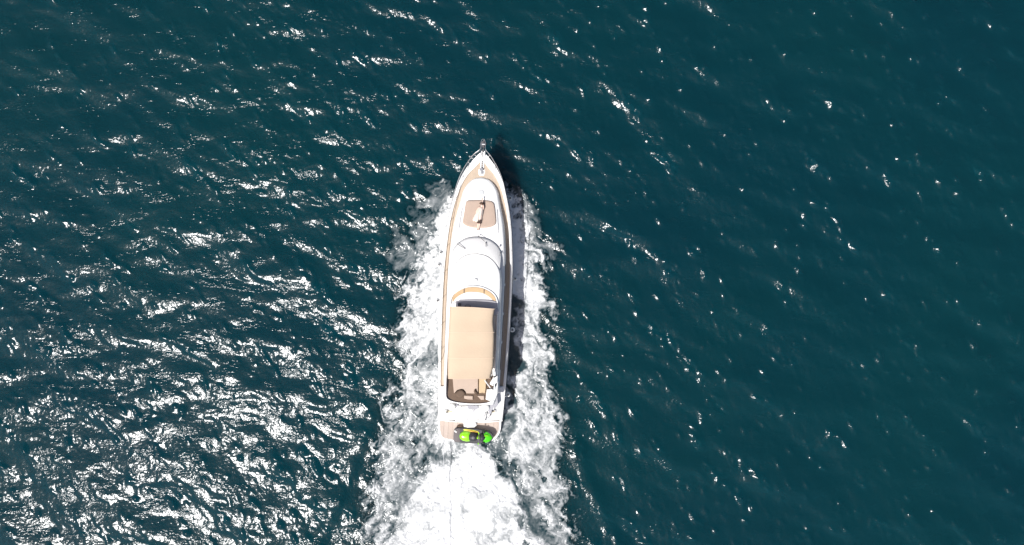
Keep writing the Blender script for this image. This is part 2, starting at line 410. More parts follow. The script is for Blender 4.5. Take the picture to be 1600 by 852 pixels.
D *= 1 - .82 * sm((cR2 + .2) / .6)
D *= 1 - .72 * sm((sdf([(692, 698), (690, 714), (668, 728), (652, 742), (638, 764), (626, 790), (612, 812), (604, 806), (616, 776), (634, 744), (652, 716), (676, 698)], WX, WY) + .2) / .6)
mist = np.maximum(sm((mL + .1) / .6), sm((mR + .1) / .6)) * np.clip(.17 + .06 * mid + .02 * fine + .06 * STK, 0, 1)
D = np.maximum(D, mist)
mott = sm((mid * .75 + .08 * fine + .4 * big + .7) / 2.2)
ctr = sm((sC + .10 * fine + .1 * mid) / .9) * np.clip(1.08 + .03 * fine - (.35 + .65 * sm((down - 715) / 90)) * (.56 * mott) - .60 * sm((down - 745) / 80) * sm((PXX - 775) / 60) * sm((mid * .7 + ridge * .5 - .2) / 1.2), 0, 1)
D = np.maximum(D, ctr)
# thin bright crest lines inside the side wakes
for pts, a in (([(687, 492), (668, 520), (655, 548), (640, 578), (628, 600)], .55), ([(612, 612), (604, 640), (606, 668)], .3), ([(832, 560), (846, 590), (862, 650)], .4), ([(797, 636), (804, 668), (799, 720)], .35)):
    d_, t_ = seg_dist(WX, WY, pts); D = np.maximum(D, np.clip(D + a * np.exp(-(d_ / .09) ** 2), 0, 1))
D = np.clip(D, 0, 1)
FH = D * (.03 + .022 * (mid * 1.0 + fine * .25 + ridge * .6) * (1 - .5 * ctr)) + ctr * (.10 + .07 * big + .05 * mid) * sm(sC / 1.2) + core * young * .10
WH = water_h(FX, FY); Z = np.maximum(WH * (1 - .45 * D) + .012 + np.maximum(FH, 0), WH + .012)
Dq = np.maximum(np.maximum(D[:-1, :-1], D[1:, 1:]), np.maximum(D[1:, :-1], D[:-1, 1:]))
mf = bpy.data.materials.new('wake_foam'); mf.use_nodes = True
n = mf.node_tree.nodes; l = mf.node_tree.links; n.clear()
out = n.new('ShaderNodeOutputMaterial'); tc = n.new('ShaderNodeTexCoord')
wsh = water_nodes(n, l, tc)
at = n.new('ShaderNodeAttribute'); at.attribute_name = 'foam'
fn = n.new('ShaderNodeTexNoise'); fn.inputs['Scale'].default_value = 9; fn.inputs['Detail'].default_value = 5; fn.inputs['Roughness'].default_value = .65
l.new(tc.outputs['Object'], fn.inputs['Vector'])
ma = n.new('ShaderNodeMath'); ma.operation = 'MULTIPLY_ADD'; ma.inputs[1].default_value = .6; ma.inputs[2].default_value = .72; l.new(fn.outputs['Fac'], ma.inputs[0])
mr = n.new('ShaderNodeMath'); mr.operation = 'MULTIPLY'; mr.use_clamp = True; l.new(ma.outputs[0], mr.inputs[0]); l.new(at.outputs['Fac'], mr.inputs[1])
fd = n.new('ShaderNodeBsdfPrincipled'); fd.inputs['Base Color'].default_value = (.70, .705, .705, 1); fd.inputs['Roughness'].default_value = .8
fd.inputs['Specular IOR Level'].default_value = .3
bn = n.new('ShaderNodeTexNoise'); bn.inputs['Scale'].default_value = 6; bn.inputs['Detail'].default_value = 6; l.new(tc.outputs['Object'], bn.inputs['Vector'])
bb = n.new('ShaderNodeBump'); bb.inputs['Distance'].default_value = .05; bb.inputs['Strength'].default_value = .8
l.new(bn.outputs['Fac'], bb.inputs['Height']); l.new(bb.outputs[0], fd.inputs['Normal'])
ms = n.new('ShaderNodeMixShader'); l.new(mr.outputs[0], ms.inputs[0]); l.new(wsh, ms.inputs[1]); l.new(fd.outputs[0], ms.inputs[2]); l.new(ms.outputs[0], out.inputs[0])
foam = grid_mesh('wake_foam', fx, fy, Z, keep=Dq > .02, attrs={'foam': D}, mats=(mf,))
tag(foam, 'churned white foam of the wake spreading along and behind the yacht', 'foam', kind='stuff')

# ------------------------------------------------------------------ the motor yacht
yacht = empty('motor_yacht', (RX, RY, 0), RZ)
tag(yacht, 'white motor yacht under way seen from above with tan canopy and teak side decks', 'yacht')
HW = [(237.5, .8), (240, 4.5), (245, 9.5), (255, 18), (267, 26.2), (283, 33.8), (300, 39.3), (322, 44.8), (350, 49.6), (380, 52.6), (415, 54.8), (450, 55.6), (490, 55.5), (520, 55), (560, 54.2), (590, 53.2), (620, 52), (640, 51), (656, 50.2)]
def sheer(y): t = (y + 8) / 17.5; return 1.62 + .8 * max(t, 0) ** 1.6
hs = []
for py, h in HW:
    z = 2.0
    for _ in range(4): z = sheer(yl(py, z))
    hs.append((hwm(h, z), yl(py, z), z))
hsd = spline(hs, 4, closed=False)      # x half width, y, sheer z
def deck_line(d, dz):                  # inner lines at distance d inboard
    o = [(x, y) for x, y, z in hsd]; r = []
    for i, (x, y, z) in enumerate(hsd):
        a = hsd[max(i - 1, 0)]; b = hsd[min(i + 1, len(hsd) - 1)]
        tx, ty = b[0] - a[0], b[1] - a[1]; L = math.hypot(tx, ty)
        r.append((max(x + ty / L * d(y), .01), y - tx / L * d(y), z + dz))
    return r
ybow, ystern = hsd[0][1], hsd[-1][1]
rings = []
for x, y, z in hsd:
    t = (ybow - y) / (ybow - ystern); fb = math.exp(-t * 7)
    fl = .93 - .62 * math.exp(-t * 5.5); rake = 2.0 * math.exp(-t * 6)
    pr = [(x, 0, z), (x + .015, 0, z - .10), (x - .01, 0, z - .25), (x * (.55 + .45 * (fl + .15 * fb)), .5 * rake, z * .55), (x * fl, rake * .9, .12), (x * fl * .93, rake, -.05), (x * .5 * fl, rake * 1.1, -.45), (0, rake * 1.15, -.75)]
    pr = [(max(a, .0), y - b, c) for a, b, c in pr]
    rings.append([(-a, b, c) for a, b, c in pr] + [(a, b, c) for a, b, c in pr[::-1][1:]])
mb = MB(); mb.loft(rings, closed=False)
N = len(rings[0]); mb.add(rings[-1], [tuple(range(N))])            # transom
hull = mb.build('hull', M['hull'], yacht, split=50)
capw = lambda y: .165 + .26 * math.exp(-max(0, (ybow - .7 - y)) / 1.1) if y < ybow - .7 else .42
inner = deck_line(capw, 0); innerd = deck_line(capw, -.09)
def bow_trim(L): return [p for p in L if p[1] < ybow - .05]
mb = MB()
for s_ in (-1, 1):
    rr = []
    for a, b, c in zip(hsd, inner, innerd):
        bx = max(b[0], 0.0) if b[0] > .02 else 0
        rr.append([(s_ * a[0], a[1], a[2]), (s_ * (a[0] - .01), a[1], a[2] + .035), (s_ * max(bx + .02, 0), b[1], b[2] + .03), (s_ * bx, b[1], b[2]), (s_ * bx, b[1], c[2] - .01)])
    mb.loft(rr, closed=False)
mb.build('bulwark_cap', M['gel'], yacht, split=50)
mb = MB(); dk = [p for p in innerd if p[0] > .02]
rr = [[(-x * t, y, z + .02 * (1 - t * t)) for t in (1, .66, .33, 0)] + [(x * t, y, z + .02 * (1 - t * t)) for t in (.33, .66, 1)] for x, y, z in dk]
x0, y0, z0 = dk[-1]
mb.loft(rr, closed=False); mb.build('teak_deck', M['teak'], yacht)
# rubbing strake
mb = MB()
for s_ in (-1, 1): mb.tube([(s_ * (x + .012), y, z - .16) for x, y, z in hsd[1:]], .03, 6)
mb.build('rubbing_strake', M['rubber'], yacht)

# cabin and fore trunk
CB = [(277.6, .6, .3, .03), (278.6, 8, 5, .10), (281, 14, 11, .20), (285, 19, 16, .27), (291, 23.5, 20.5, .36), (300, 28, 25, .44), (311, 30.5, 27.5, .52), (322, 33, 30, .58), (336, 36.5, 33.3, .66), (350, 39.6, 36, .74), (368, 42, 38.5, .86), (385, 43.3, 40.2, .93), (400, 44.3, 41.3, .98), (430, 45.3, 42.3, 1.02), (470, 45.4, 42.2, 1.05), (520, 45, 41.8, 1.1), (560, 44.4, 41.2, 1.15), (590, 44, 40.8, 1.2), (606, 43, 40, 1.2)]
rr = []; cab = []
for py, hb, ht, dz in CB:
    zb = 2.0
    for _ in range(3): zb = sheer(yl(py, zb)) - .12
    zt = zb + dz; y = yl(py, zb); xb, xt = hwm(hb, zb), hwm(ht, zt)
    cab.append((y, xb, xt, zb, zt))
cabd = spline(cab, 3, closed=False)
for y, xb, xt, zb, zt in cabd:
    e = min(.12, (zt - zb) * .45); h_ = [(xb, zb - .03), (xb - (xb - xt) * .45, zt - e * 1.3), (xt + .01, zt - e * .35), (xt - e * .6, zt), (xt * .6, zt + .03), (xt * .3, zt + .045)]
    rr.append([(-max(a, 0), y, c) for a, c in h_] + [(0, y, zt + .05)] + [(max(a, 0), y, c) for a, c in h_[::-1]])
mb = MB(); mb.loft(rr, closed=False); mb.add(rr[-1], [tuple(range(len(rr[-1])))])
mb.build('cabin', M['gel'], yacht, split=60)
def cab_at(y):
    for a, b in zip(cabd, cabd[1:]):
        if a[0] >= y >= b[0]:
            t = (a[0] - y) / (a[0] - b[0]); return [a[i] + (b[i] - a[i]) * t for i in range(5)]
    return list(cabd[-1])
for s_ in (-1, 1):
    for ya, yb in ((2.2, 1.0), (.85, -.8), (-.95, -2.6), (-2.75, -4.4)):
        R = []
        for k in range(7):
            y = ya + (yb - ya) * k / 6; _, xb, xt, zb, zt = cab_at(y); tp = .9 if 0 < k < 6 else .8
            pr = [(xb - (xb - xt) * f * .45, zb + (zt - .15 - zb) * f) for f in (.32, .62, tp)]
            R.append([(s_ * (a + .004), y, c) for a, c in pr] + [(s_ * (a - .03), y, c) for a, c in pr[::-1]])
        mb = MB(); mb.loft(R); mb.build('side_window', M['glass'], yacht, split=30)
# foredeck sunpad
SP = [(729.5, 313.5), (738, 312.3), (752, 312), (765, 313.5), (771, 317), (772.8, 324), (774.3, 338), (774.6, 348), (771, 352.5), (763, 355.2), (752, 356), (740, 355.5), (731, 353.5), (724, 349.5), (723.2, 344), (725.5, 330), (727, 319)]
sp = [pt(x, y, 2.95)[:2] for x, y in SP]
def trunk_z(x, y): c = cab_at(y); return c[4]
mb = MB(); slab(mb, spline(sp, 3), [(0, -.04), (-.01, .05), (.02, .09), (.07, .105)], zf=lambda x, y: trunk_z(x, y) + .02, crown=.01)
mb.build('foredeck_sunpad', M['sunpad'], yacht, split=60)
# deck hatch, grab rails
mb = MB(); c = pt(751, 300.5, 2.85); slab(mb, spline([(c[0] - .15, c[1] - .13), (c[0] + .15, c[1] - .13), (c[0] + .15, c[1] + .13), (c[0] - .15, c[1] + .13)], 3), [(0, -.02), (0, .03), (.02, .04)], zf=lambda x, y: trunk_z(x, y) + .045)
hat = mb.build('deck_hatch', M['hatch'], yacht)
for s_ in (-1, 1):
    pp = [(s_ * hwm(27.2 + (i / 8) * 4.5, 2.95), yl(324 + 41 * i / 8, 2.95)) for i in range(9)]
    pp = [(x, y, trunk_z(x, y) + (.10 if 0 < i < 8 else .0)) for i, (x, y) in enumerate(pp)]
    mb = MB(); mb.tube(pp, .014, 6); mb.build('grab_rail', M['steel'], yacht)

# upper moulding (roof) with the windscreen in front of it
ROOFZ = 3.42
inn_h = [(397, 0), (397.3, 7), (398.6, 13.5), (401.5, 20), (406.5, 26.5), (413.5, 32.5), (423, 37.2), (434, 38.9), (450, 39.2), (480, 39.6), (520, 40.3), (560, 40.4), (600, 40), (622, 39.3), (631, 37.0)]
out_h = [(369.5, 0), (370, 7), (371.3, 14), (374, 21), (378.5, 28), (384, 33.5), (392, 38.5)]
roof = spline(sym(inn_h, ROOFZ)[0:len(inn_h)] , 3, closed=False)
Lr = [(hwm(h, ROOFZ), yl(py, ROOFZ)) for py, h in inn_h]
Lr = spline(Lr, 5, closed=False)
def roofz(y): return ROOFZ + .27 * float(sm(np.array((2.25 - y) / 1.5))) * float(sm(np.array((y + 1.0) / .5))) - .08 * max(0, min(1, (y - 1.4) / 1.6))
rr = []
for x, y in Lr:
    z = roofz(y); e = min(x, .12)
    sd = [(x * 1.0 + .10 * min(1, x), z - .58), (x + .07 * min(1, x), z - .28), (x, z - .07), (x - e * .12, z - .03), (x - e * .5, z - .005)] + [((x - e) * t, z + .008 + .03 * (1 - t * t)) for t in (1, .8, .6, .4, .2)]
    rr.append([(-max(a, 0), y, c) for a, c in sd] + [(0, y, z + .038)] + [(max(a, 0), y, c) for a, c in sd[::-1]])
mb = MB(); mb.loft(rr, closed=False); mb.add(rr[-1], [tuple(range(len(rr[-1])))])
mb.build('upper_moulding', M['gel'], yacht, split=50)
ti = spline([(hwm(h, ROOFZ), yl(py, ROOFZ), ROOFZ - .11) for py, h in inn_h[:7]], 4, closed=False)
to = spline([(hwm(h, 2.95), yl(py, 2.95), 0) for py, h in out_h], 4, closed=False)
to = [(x, y, (cab_at(y)[4] + .055 * (1 - min(1, x / 1.6) ** 2)) + .012) for x, y, _ in to]
R = []
for a, b in zip(to, ti):
    a, b = np.array(a), np.array(b); R.append([tuple(a + (b - a) * t + np.array((0, 0, .05 * math.sin(math.pi * t)))) for t in np.linspace(0, 1, 7)])
R = [[(-x, y, z) for x, y, z in r] for r in R[::-1]] + R[1:]
mb = MB(); mb.loft(R, closed=False); ws = mb.build('windscreen_cover', M['cover'], yacht)
ws['label'] = 'pale grey mesh cover over the raked windscreen'
md = ws.modifiers.new('s', 'SOLIDIFY'); md.thickness = .02; md.offset = -1
mb = MB(); mb.tube([(-x, y, z + .02) for x, y, z in ti[::-1]] + [(x, y, z + .02) for x, y, z in ti[1:]], .009, 6); mb.build('windscreen_gasket', M['rubber'], yacht)
for a, b in (((748, 369), (757.5, 377.5)), ((714.5, 381.5), (727, 389)), ((759.2, 379.5), (759.5, 386)), ((781.8, 395), (781.3, 400.5))):
    pa, pb = pt(*a, 3.05), pt(*b, 3.2); za, zb = 3.12, 3.26
    mb = MB(); mb.tube([(pa[0], pa[1], za - .06), (pa[0], pa[1], za), (pb[0], pb[1], zb)], .018, 6); mb.box((pa[0], pa[1], za - .04), (.07, .06, .05)); mb.build('wiper', M['rubber'], yacht)
p = pt(779.2, 386, 3.1); mb = MB(); mb.box((p[0], p[1], 3.1), (.07, .12, .1)); mb.build('windscreen_hinge', M['rubber'], yacht)
p = pt(744.5, 437, 3.5); mb = MB(); mb.box((p[0] - .03, p[1] + .02, ROOFZ + .30), (.14, .05, .06)); mb.tube([(p[0] + .05, p[1], ROOFZ + .2), (p[0] + .05, p[1] - .06, ROOFZ + .34)], .03, 8); mb.build('horn', M['steel'], yacht)

# flybridge coaming
CZ = 3.82
co_h = [(446.3, 0), (446.8, 7), (448.3, 14), (451, 21), (455, 28), (460, 33), (466.5, 36.6), (476, 38), (500, 38.6), (540, 39.2), (580, 39.3), (605, 39.2), (622, 38.5), (628, 35), (631.5, 27), (633.3, 14), (633.8, 0)]
Lc = spline([(hwm(h, CZ), yl(py, CZ)) for py, h in co_h], 3, closed=False)
Lc = [(x, y + .0) for x, y in Lc]
ol = ccw([(-x, y) for x, y in Lc] + [(x, y) for x, y in Lc[::-1]][1:-1])
rings = []
for d, z in ((-.05, ROOFZ - .05), (-.03, ROOFZ + .25), (0, CZ - .03), (.02, CZ), (.07, CZ), (.085, CZ - .03), (.09, ROOFZ + .02)):
    rings.append([(x, y, z - (.22 * max(0, min(1, (-5.4 - y) / 1.0)) if z > ROOFZ + .2 else 0)) for x, y in inset(ol, d)])
mb = MB(); mb.loft(rings, cap0=False, cap1=False); mb.build('flybridge_coaming', M['gel'], yacht, split=50)
# tan lining panels inside the front of the coaming
lin_o = spline([(hwm(h, CZ), yl(py, CZ)) for py, h in ((449.3, 0), (449.8, 7), (451.3, 14), (454, 20.5), (458, 27), (463, 32), (467, 34.6))], 4, closed=False)
lin_i = spline([(hwm(h, 3.7), yl(py, 3.7)) for py, h in ((456.2, 0), (456.5, 7), (458, 14), (460.8, 20), (464.8, 26), (470, 31), (476, 33.8))], 4, closed=False)
full_o = [(-x, y) for x, y in lin_o[::-1]] + lin_o[1:]; full_i = [(-x, y) for x, y in lin_i[::-1]] + lin_i[1:]
nF = len(full_o); cuts = [1, 15, 33, nF - 2]
for a, b in zip(cuts, cuts[1:]):
    R = [[(full_o[k][0], full_o[k][1], CZ - .03), ((full_o[k][0] + full_i[k][0]) / 2, (full_o[k][1] + full_i[k][1]) / 2, 3.79), (full_i[k][0], full_i[k][1], 3.75), (full_i[k][0], full_i[k][1] - .02, 3.5), (full_o[k][0], full_o[k][1], 3.5)] for k in range(a + 0, b)]
    mb = MB(); mb.loft(R); mb.build('lining_panel', M['lining'], yacht, split=40)
for c in cuts[1:-1]:
    k = c; pa, pb = full_o[k], full_i[k]; km = c - 1
    mb = MB(); mb.tube([((full_o[k][0] + full_o[km][0]) / 2, (full_o[k][1] + full_o[km][1]) / 2, CZ - .01), ((full_i[k][0] + full_i[km][0]) / 2, (full_i[k][1] + full_i[km][1]) / 2, 3.77)], .03, 6); mb.build('lining_joint', M['joint'], yacht)
# white dash, grey helm console
dash = [(-x, y + .01) for x, y in lin_i[::-1]] + [(x, y + .01) for x, y in lin_i[1:]]
ye = yl(474, 3.7); dash = dash + [(lin_i[-1][0], ye - .35), (-lin_i[-1][0], ye - .35)]
mb = MB(); slab(mb, dash, [(0, 3.45), (0, 3.72), (.02, 3.745)], crown=.02); mb.build('dash_top', M['gel'], yacht, split=40)
hc = [pt(x, y, 3.85)[:2] for x, y in ((716, 470), (722, 468.6), (745, 468), (765, 469), (776, 472), (777.5, 480), (777, 492), (745, 492), (716, 490), (714.5, 478))]
mb = MB(); slab(mb, spline(hc, 3), [(0, 3.6), (0, 3.80), (.03, 3.85), (.10, 3.87)], crown=.01); hcx = mb.build('helm_console', M['dash'], yacht, split=60)
p = pt(718, 476, 3.9); mb = MB(); mb.box((p[0], p[1], 3.90), (.2, .16, .05)); mb.build('instrument_panel', M['rubber'], hcx)
p = pt(731, 479, 3.9); mb = MB(); mb.tube([(p[0] + .17 * math.cos(a), p[1] + .12 * math.sin(a), 3.93 + .06 * math.sin(a)) for a in np.linspace(0, 2 * math.pi, 17)[:-1]], .015, 6, closed=True); mb.tube([(p[0] - .17, p[1], 3.93), (p[0] + .17, p[1], 3.93)], .012, 6); mb.tube([(p[0], p[1], 3.82), (p[0], p[1], 3.93)], .02, 6); mb.build('steering_wheel', M['rubber'], hcx)
# seats below the canopy
for x0, x1, y0, y1, nm in ((-1.25, -.05, -1.9, -1.3, 'helm_seat'), (-1.35, -.7, -4.6, -2.3, 'side_bench'), (.55, 1.15, -3.6, -1.6, 'side_bench')):
    o = spline([(x0, y0), (x1, y0), (x1, y1), (x0, y1)], 1)
    mb = MB(); slab(mb, o, [(0, 3.42), (0, 3.72), (.04, 3.78), (.08, 3.79)], crown=.01); mb.build(nm, M['cushion'], yacht, bevel=.02)
for x0, x1, y0, y1 in ((-1.25, -.05, -2.05, -1.9),):
    mb = MB(); mb.box(((x0 + x1) / 2, (y0 + y1) / 2, 3.85), (x1 - x0, y1 - y0, .7)); mb.build('seat_back', M['cushion'], yacht, bevel=.04)
# bimini canopy
BZ = 4.65
Le = [(702.6, 480), (701.6, 500), (700.6, 520), (699.8, 540), (699.2, 560), (699, 580), (699.4, 592.3)]
Re = [(773, 483.5), (770.6, 501), (772.4, 520), (772.0, 540), (771.5, 560), (770.4, 575), (766, 591.8)]
Ls = spline(Le, 6, closed=False); Rs = spline(Re, 6, closed=False)
bows = [0, 12, 24, 36]
nU = 21; G = []
for j, (a, b) in enumerate(zip(Ls, Rs)):
    row = []
    sag = .035 * math.sin(math.pi * ((j % 12) / 12)) ** 2
    for i in range(nU):
        t = i / (nU - 1); px, py = a[0] + (b[0] - a[0]) * t, a[1] + (b[1] - a[1]) * t
        z = BZ - .17 * (2 * t - 1) ** 4 - sag * math.sin(math.pi * t) ** .5 if 0 < t < 1 else BZ - .2
        q = pt(px, py, BZ); row.append((q[0], q[1] + (.04 * math.sin(math.pi * t) if j == 0 else 0), z + .006 * math.sin(9 * t + j * .7)))
    G.append(row)
def skirt(r, dz): return [(x, y, z - dz) for x, y, z in r]
G2 = [skirt(G[0], .12)] + G + [skirt(G[-1], .10)]
mb = MB(); mb.loft(G2, closed=False)
can = mb.build('canopy', M['canvas'], yacht, split=80); md = can.modifiers.new('s', 'SOLIDIFY'); md.thickness = .012; md.offset = -1
for j in bows:
    mb = MB(); r = G[j]; mb.loft([[(x, y - .018, z + .004), (x, y - .018, z + .010), (x, y + .018, z + .010), (x, y + .018, z + .004)] for x, y, z in r]); mb.build('canopy_seam', M['canvas_trim'], can)
    base = [(r[0][0] - .05, r[0][1], CZ - .03)] ; mb = MB()
    mb.tube([(r[0][0] + .02, r[0][1] + .1, CZ - .05), (r[0][0] + .03, r[0][1], r[0][2] - .06)] + [(x, y, z - .035) for x, y, z in r[1:-1]] + [(r[-1][0] - .03, r[-1][1], r[-1][2] - .06), (min(r[-1][0] + .1, 1.42), r[-1][1] + .1, CZ - .05)], .016, 6)
    mb.build('canopy_bow', M['steel'], yacht)
# diagonal support strut at the aft right corner, and folded flap
pa, pb = pt(757.5, 594.5, 4.35), pt(766, 606, 3.7); mb = MB(); mb.tube([(pa[0], pa[1], 4.38), (pb[0], pb[1], 3.72)], .035, 8); mb.build('canopy_strut', M['gel'], yacht)
mb = MB(); q = pt(768, 606, 3.7); mb.tube([(q[0] - .05, q[1] + .03, 3.72), (q[0] + .03, q[1] - .06, 3.8), (q[0] + .08, q[1] + .03, 3.76)], .025, 6); mb.build('strut_bracket', M['rubber'], yacht)

# aft lounge on the upper deck
LZ = 3.62
def poly(name, pts, z0, z1, m, parent=yacht, rnd=1, edge=.02, crown=0, zf=None):
    o = [pt(x, y, z1)[:2] for x, y in pts]
    if rnd > 1: o = spline(o, rnd)
    mb = MB(); slab(mb, o, [(0, z0), (0, z1 - edge), (edge * .6, z1 - edge * .2), (edge * 1.6, z1)], crown=crown, zf=zf)
    return mb.build(name, m, parent, split=50)
floor_pts = [(699, 588), (699, 620), (702, 623.5), (712, 628), (725, 631), (740, 632.3), (752, 631.5), (762, 628.5), (770, 624), (776, 612), (777, 588)]
poly('lounge_shadow_base', floor_pts, 3.40, 3.52, M['brown'])  # dark base colour stands for the shadow around the cushions
poly('lounge_cushion_or_sunlit_gap', [(706.8, 588), (747.0, 588), (747.0, 615.2), (728, 614.8), (724.6, 610.4), (720, 609.2), (715, 610.6), (709.2, 614.4)], 3.52, 3.66, M['cushion'], edge=.03)
poly('lounge_cushion_or_sunlit_gap', [(748.3, 588), (760, 590), (759.3, 605), (757.8, 614.6), (748.3, 614.4)], 3.52, 3.66, M['cushion2'], edge=.03)
poly('lounge_cushion_or_sunlit_gap', [(725.2, 618.2), (738.7, 618.6), (738.7, 625), (732, 624.6), (725.2, 623)], 3.52, 3.62, M['cushion'], edge=.03)  # this and the next: sunlit gaps in the shadow, shaped as cushions
poly('lounge_cushion_or_sunlit_gap', [(745.5, 618.6), (756.3, 618.4), (756.6, 625), (751.5, 625.2)], 3.52, 3.62, M['cushion'], edge=.03)
poly('lounge_shadow_shape', [(741.0, 609.4), (743.2, 608.9), (745.0, 613), (747.2, 616), (745.5, 618.0), (742.5, 616.2), (740.2, 612.6)], 3.55, 3.78, M['brown'], edge=.04, rnd=3)  # this and the next: rounded shadow shapes built as dark raised pieces
poly('lounge_shadow_shape', [(712.2, 614.0), (716.4, 610.2), (720.6, 609.4), (724.8, 611.6), (727, 617), (719, 622), (712.4, 618)], 3.55, 3.80, M['brown'], edge=.06, rnd=3)
poly('stair_moulding', [(760.5, 608.6), (770, 608.4), (774, 603), (777, 590), (778.6, 590), (777.5, 615), (773, 625.5), (764, 626.5), (758.8, 624.4), (759.8, 616)], 3.40, 3.70, M['gel'], edge=.04)
poly('stair_moulding', [(771, 589), (778, 587), (777.2, 598), (769.5, 603.5), (764.5, 600), (768, 594.5)], 3.40, 3.84, M['gel'], edge=.05)

# after deck and cockpit, below and behind the upper deck
AZ = 1.95
aft = [(684.6, 604), (684.4, 640), (684.8, 657), (784, 657), (784.8, 640), (787.4, 604)]
poly('after_deck', aft, 1.2, 1.72, M['gel'], edge=.03)
poly('aft_sunpad_base', [(709, 628), (709, 650), (712, 659.5), (757, 660.5), (760.5, 650), (761, 628)], 1.6, 2.06, M['nonskid'], edge=.08)
poly('aft_sunpad', [(711.5, 634), (711.5, 648), (714, 656), (734, 657), (734, 634)], 2.06, 2.16, M['gel'], edge=.05)
poly('aft_sunpad', [(735.2, 634), (735.2, 657), (754.5, 657.2), (758, 648), (758.3, 634)], 2.06, 2.16, M['gel'], edge=.05)
for cx_, cy_ in ((705.5, 636.5), (758.5, 637.8)):
    q = pt(cx_, cy_, 2.4); mb = MB(); mb.ball((q[0], q[1], 2.2), .27, 18, 10, (1, .95, .7)); mb.build('pod_seat', M['nonskid'], yacht)
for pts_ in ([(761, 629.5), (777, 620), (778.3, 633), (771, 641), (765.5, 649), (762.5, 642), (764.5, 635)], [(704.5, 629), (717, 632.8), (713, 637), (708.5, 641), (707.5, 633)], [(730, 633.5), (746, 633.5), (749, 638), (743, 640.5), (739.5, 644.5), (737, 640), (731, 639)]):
    poly('deck_shade_pad', pts_, 2.0, 2.19, M['shade_grey'], edge=.01)  # grey pads cut to the shape of shade on the after deck
for s_, xs_ in ((0, (694.5, 707.5)), (1, (762.5, 774.5))):
    for k in range(3):
        y0 = 640.5 + k * 5.6; z = 1.85 - k * .3
        st_ = poly('stair_step', [(xs_[0], y0), (xs_[0], y0 + 5.2), (xs_[1], y0 + 5.2), (xs_[1], y0)], z - .5, z, M['gel'])
        poly('step_tread', [(xs_[0] + 1.5, y0 + 1), (xs_[0] + 1.5, y0 + 4.4), (xs_[1] - 1.2, y0 + 4.4), (xs_[1] - 1.2, y0 + 1)], z, z + .012, M['paleteak'], parent=st_, edge=.006)
for x_, y_ in ((697.2, 642), (695.5, 648), (730.5, 644.5), (729.5, 656.2), (762.2, 648), (761.8, 655), (772, 638), (739.5, 641)):
    q = pt(x_, y_, 2.1); mb = MB(); mb.tube([(q[0] - .02, q[1] - .07, 1.9), (q[0] - .02, q[1] - .05, 2.22), (q[0] + .02, q[1] + .07, 2.22), (q[0] + .02, q[1] + .07, 1.9)], .022, 6); mb.build('grab_handle', M['steel'], yacht)
# bathing platform
PZ = .62
rimp = [(684.2, 640), (684.1, 655), (684.4, 668), (685.4, 676), (688, 682.5), (693, 686.8), (702, 688.9), (712, 690.8), (725, 692.2), (740, 693), (754, 692.7), (765, 690.9), (773, 687), (779, 680.5), (782.3, 672), (783.4, 660), (783.8, 640)]
ro = [pt(x, y, PZ)[:2] for x, y in rimp]; ro = spline(ro, 3, closed=False)
def pslab(name, o, prof, m, parent=yacht):
    mb = MB(); slab(mb, o, prof); return mb.build(name, m, parent, split=50)
plat = pslab('bathing_platform', ro, [(.12, .22), (.02, .36), (0, PZ - .06), (.02, PZ), (.10, PZ), (.12, PZ - .03)], M['gel'])
# each teak panel of the platform is a piece, with open joints
oc = ccw(ro); ins = inset(oc, .135)
def clip(poly_, a, b, c):           # keep a*x+b*y<=c
    r = []
    for i in range(len(poly_)):
        p, q = poly_[i], poly_[(i + 1) % len(poly_)]; dp, dq = a * p[0] + b * p[1] - c, a * q[0] + b * q[1] - c
        if dp <= 0: r.append(p)
        if dp * dq < 0: t = dp / (dp - dq); r.append((p[0] + (q[0] - p[0]) * t, p[1] + (q[1] - p[1]) * t))
    return r
ytop = yl(654, PZ); wp = .29
for k in range(14):
    a = -2.02 + k * wp; c = clip(clip(clip(ins, -1, 0, -(a + .004)), 1, 0, a + wp - .004), 0, 1, ytop)
    if len(c) < 3: continue
    mb = MB(); z1 = PZ + .012 + .002 * (k % 3); nn = len(c)
    mb.add([(x, y, PZ - .03) for x, y in c] + [(x, y, z1) for x, y in c], [tuple(range(nn, 2 * nn))] + [(i, (i + 1) % nn, (i + 1) % nn + nn, i + nn) for i in range(nn)])
    mb.build('teak_panel', M['teak_aft'] if k % 2 else M['teak_panel'], plat, smooth=False)
poly('transom_step', [(724, 655), (724.5, 667.4), (731, 668.6), (741, 668.3), (745.2, 665), (743, 661), (746, 655)], .5, 1.15, M['gel'], edge=.05)
poly('transom_step', [(746, 655), (757, 655), (757, 658.6), (748, 658.4)], .6, 1.5, M['gel'], edge=.05)
poly('transom_lip', [(685.4, 654.5), (685.4, 657.6), (712, 660), (757, 661.5), (783.6, 658.6), (783.8, 654.5)], .55, .95, M['gel'], edge=.05)

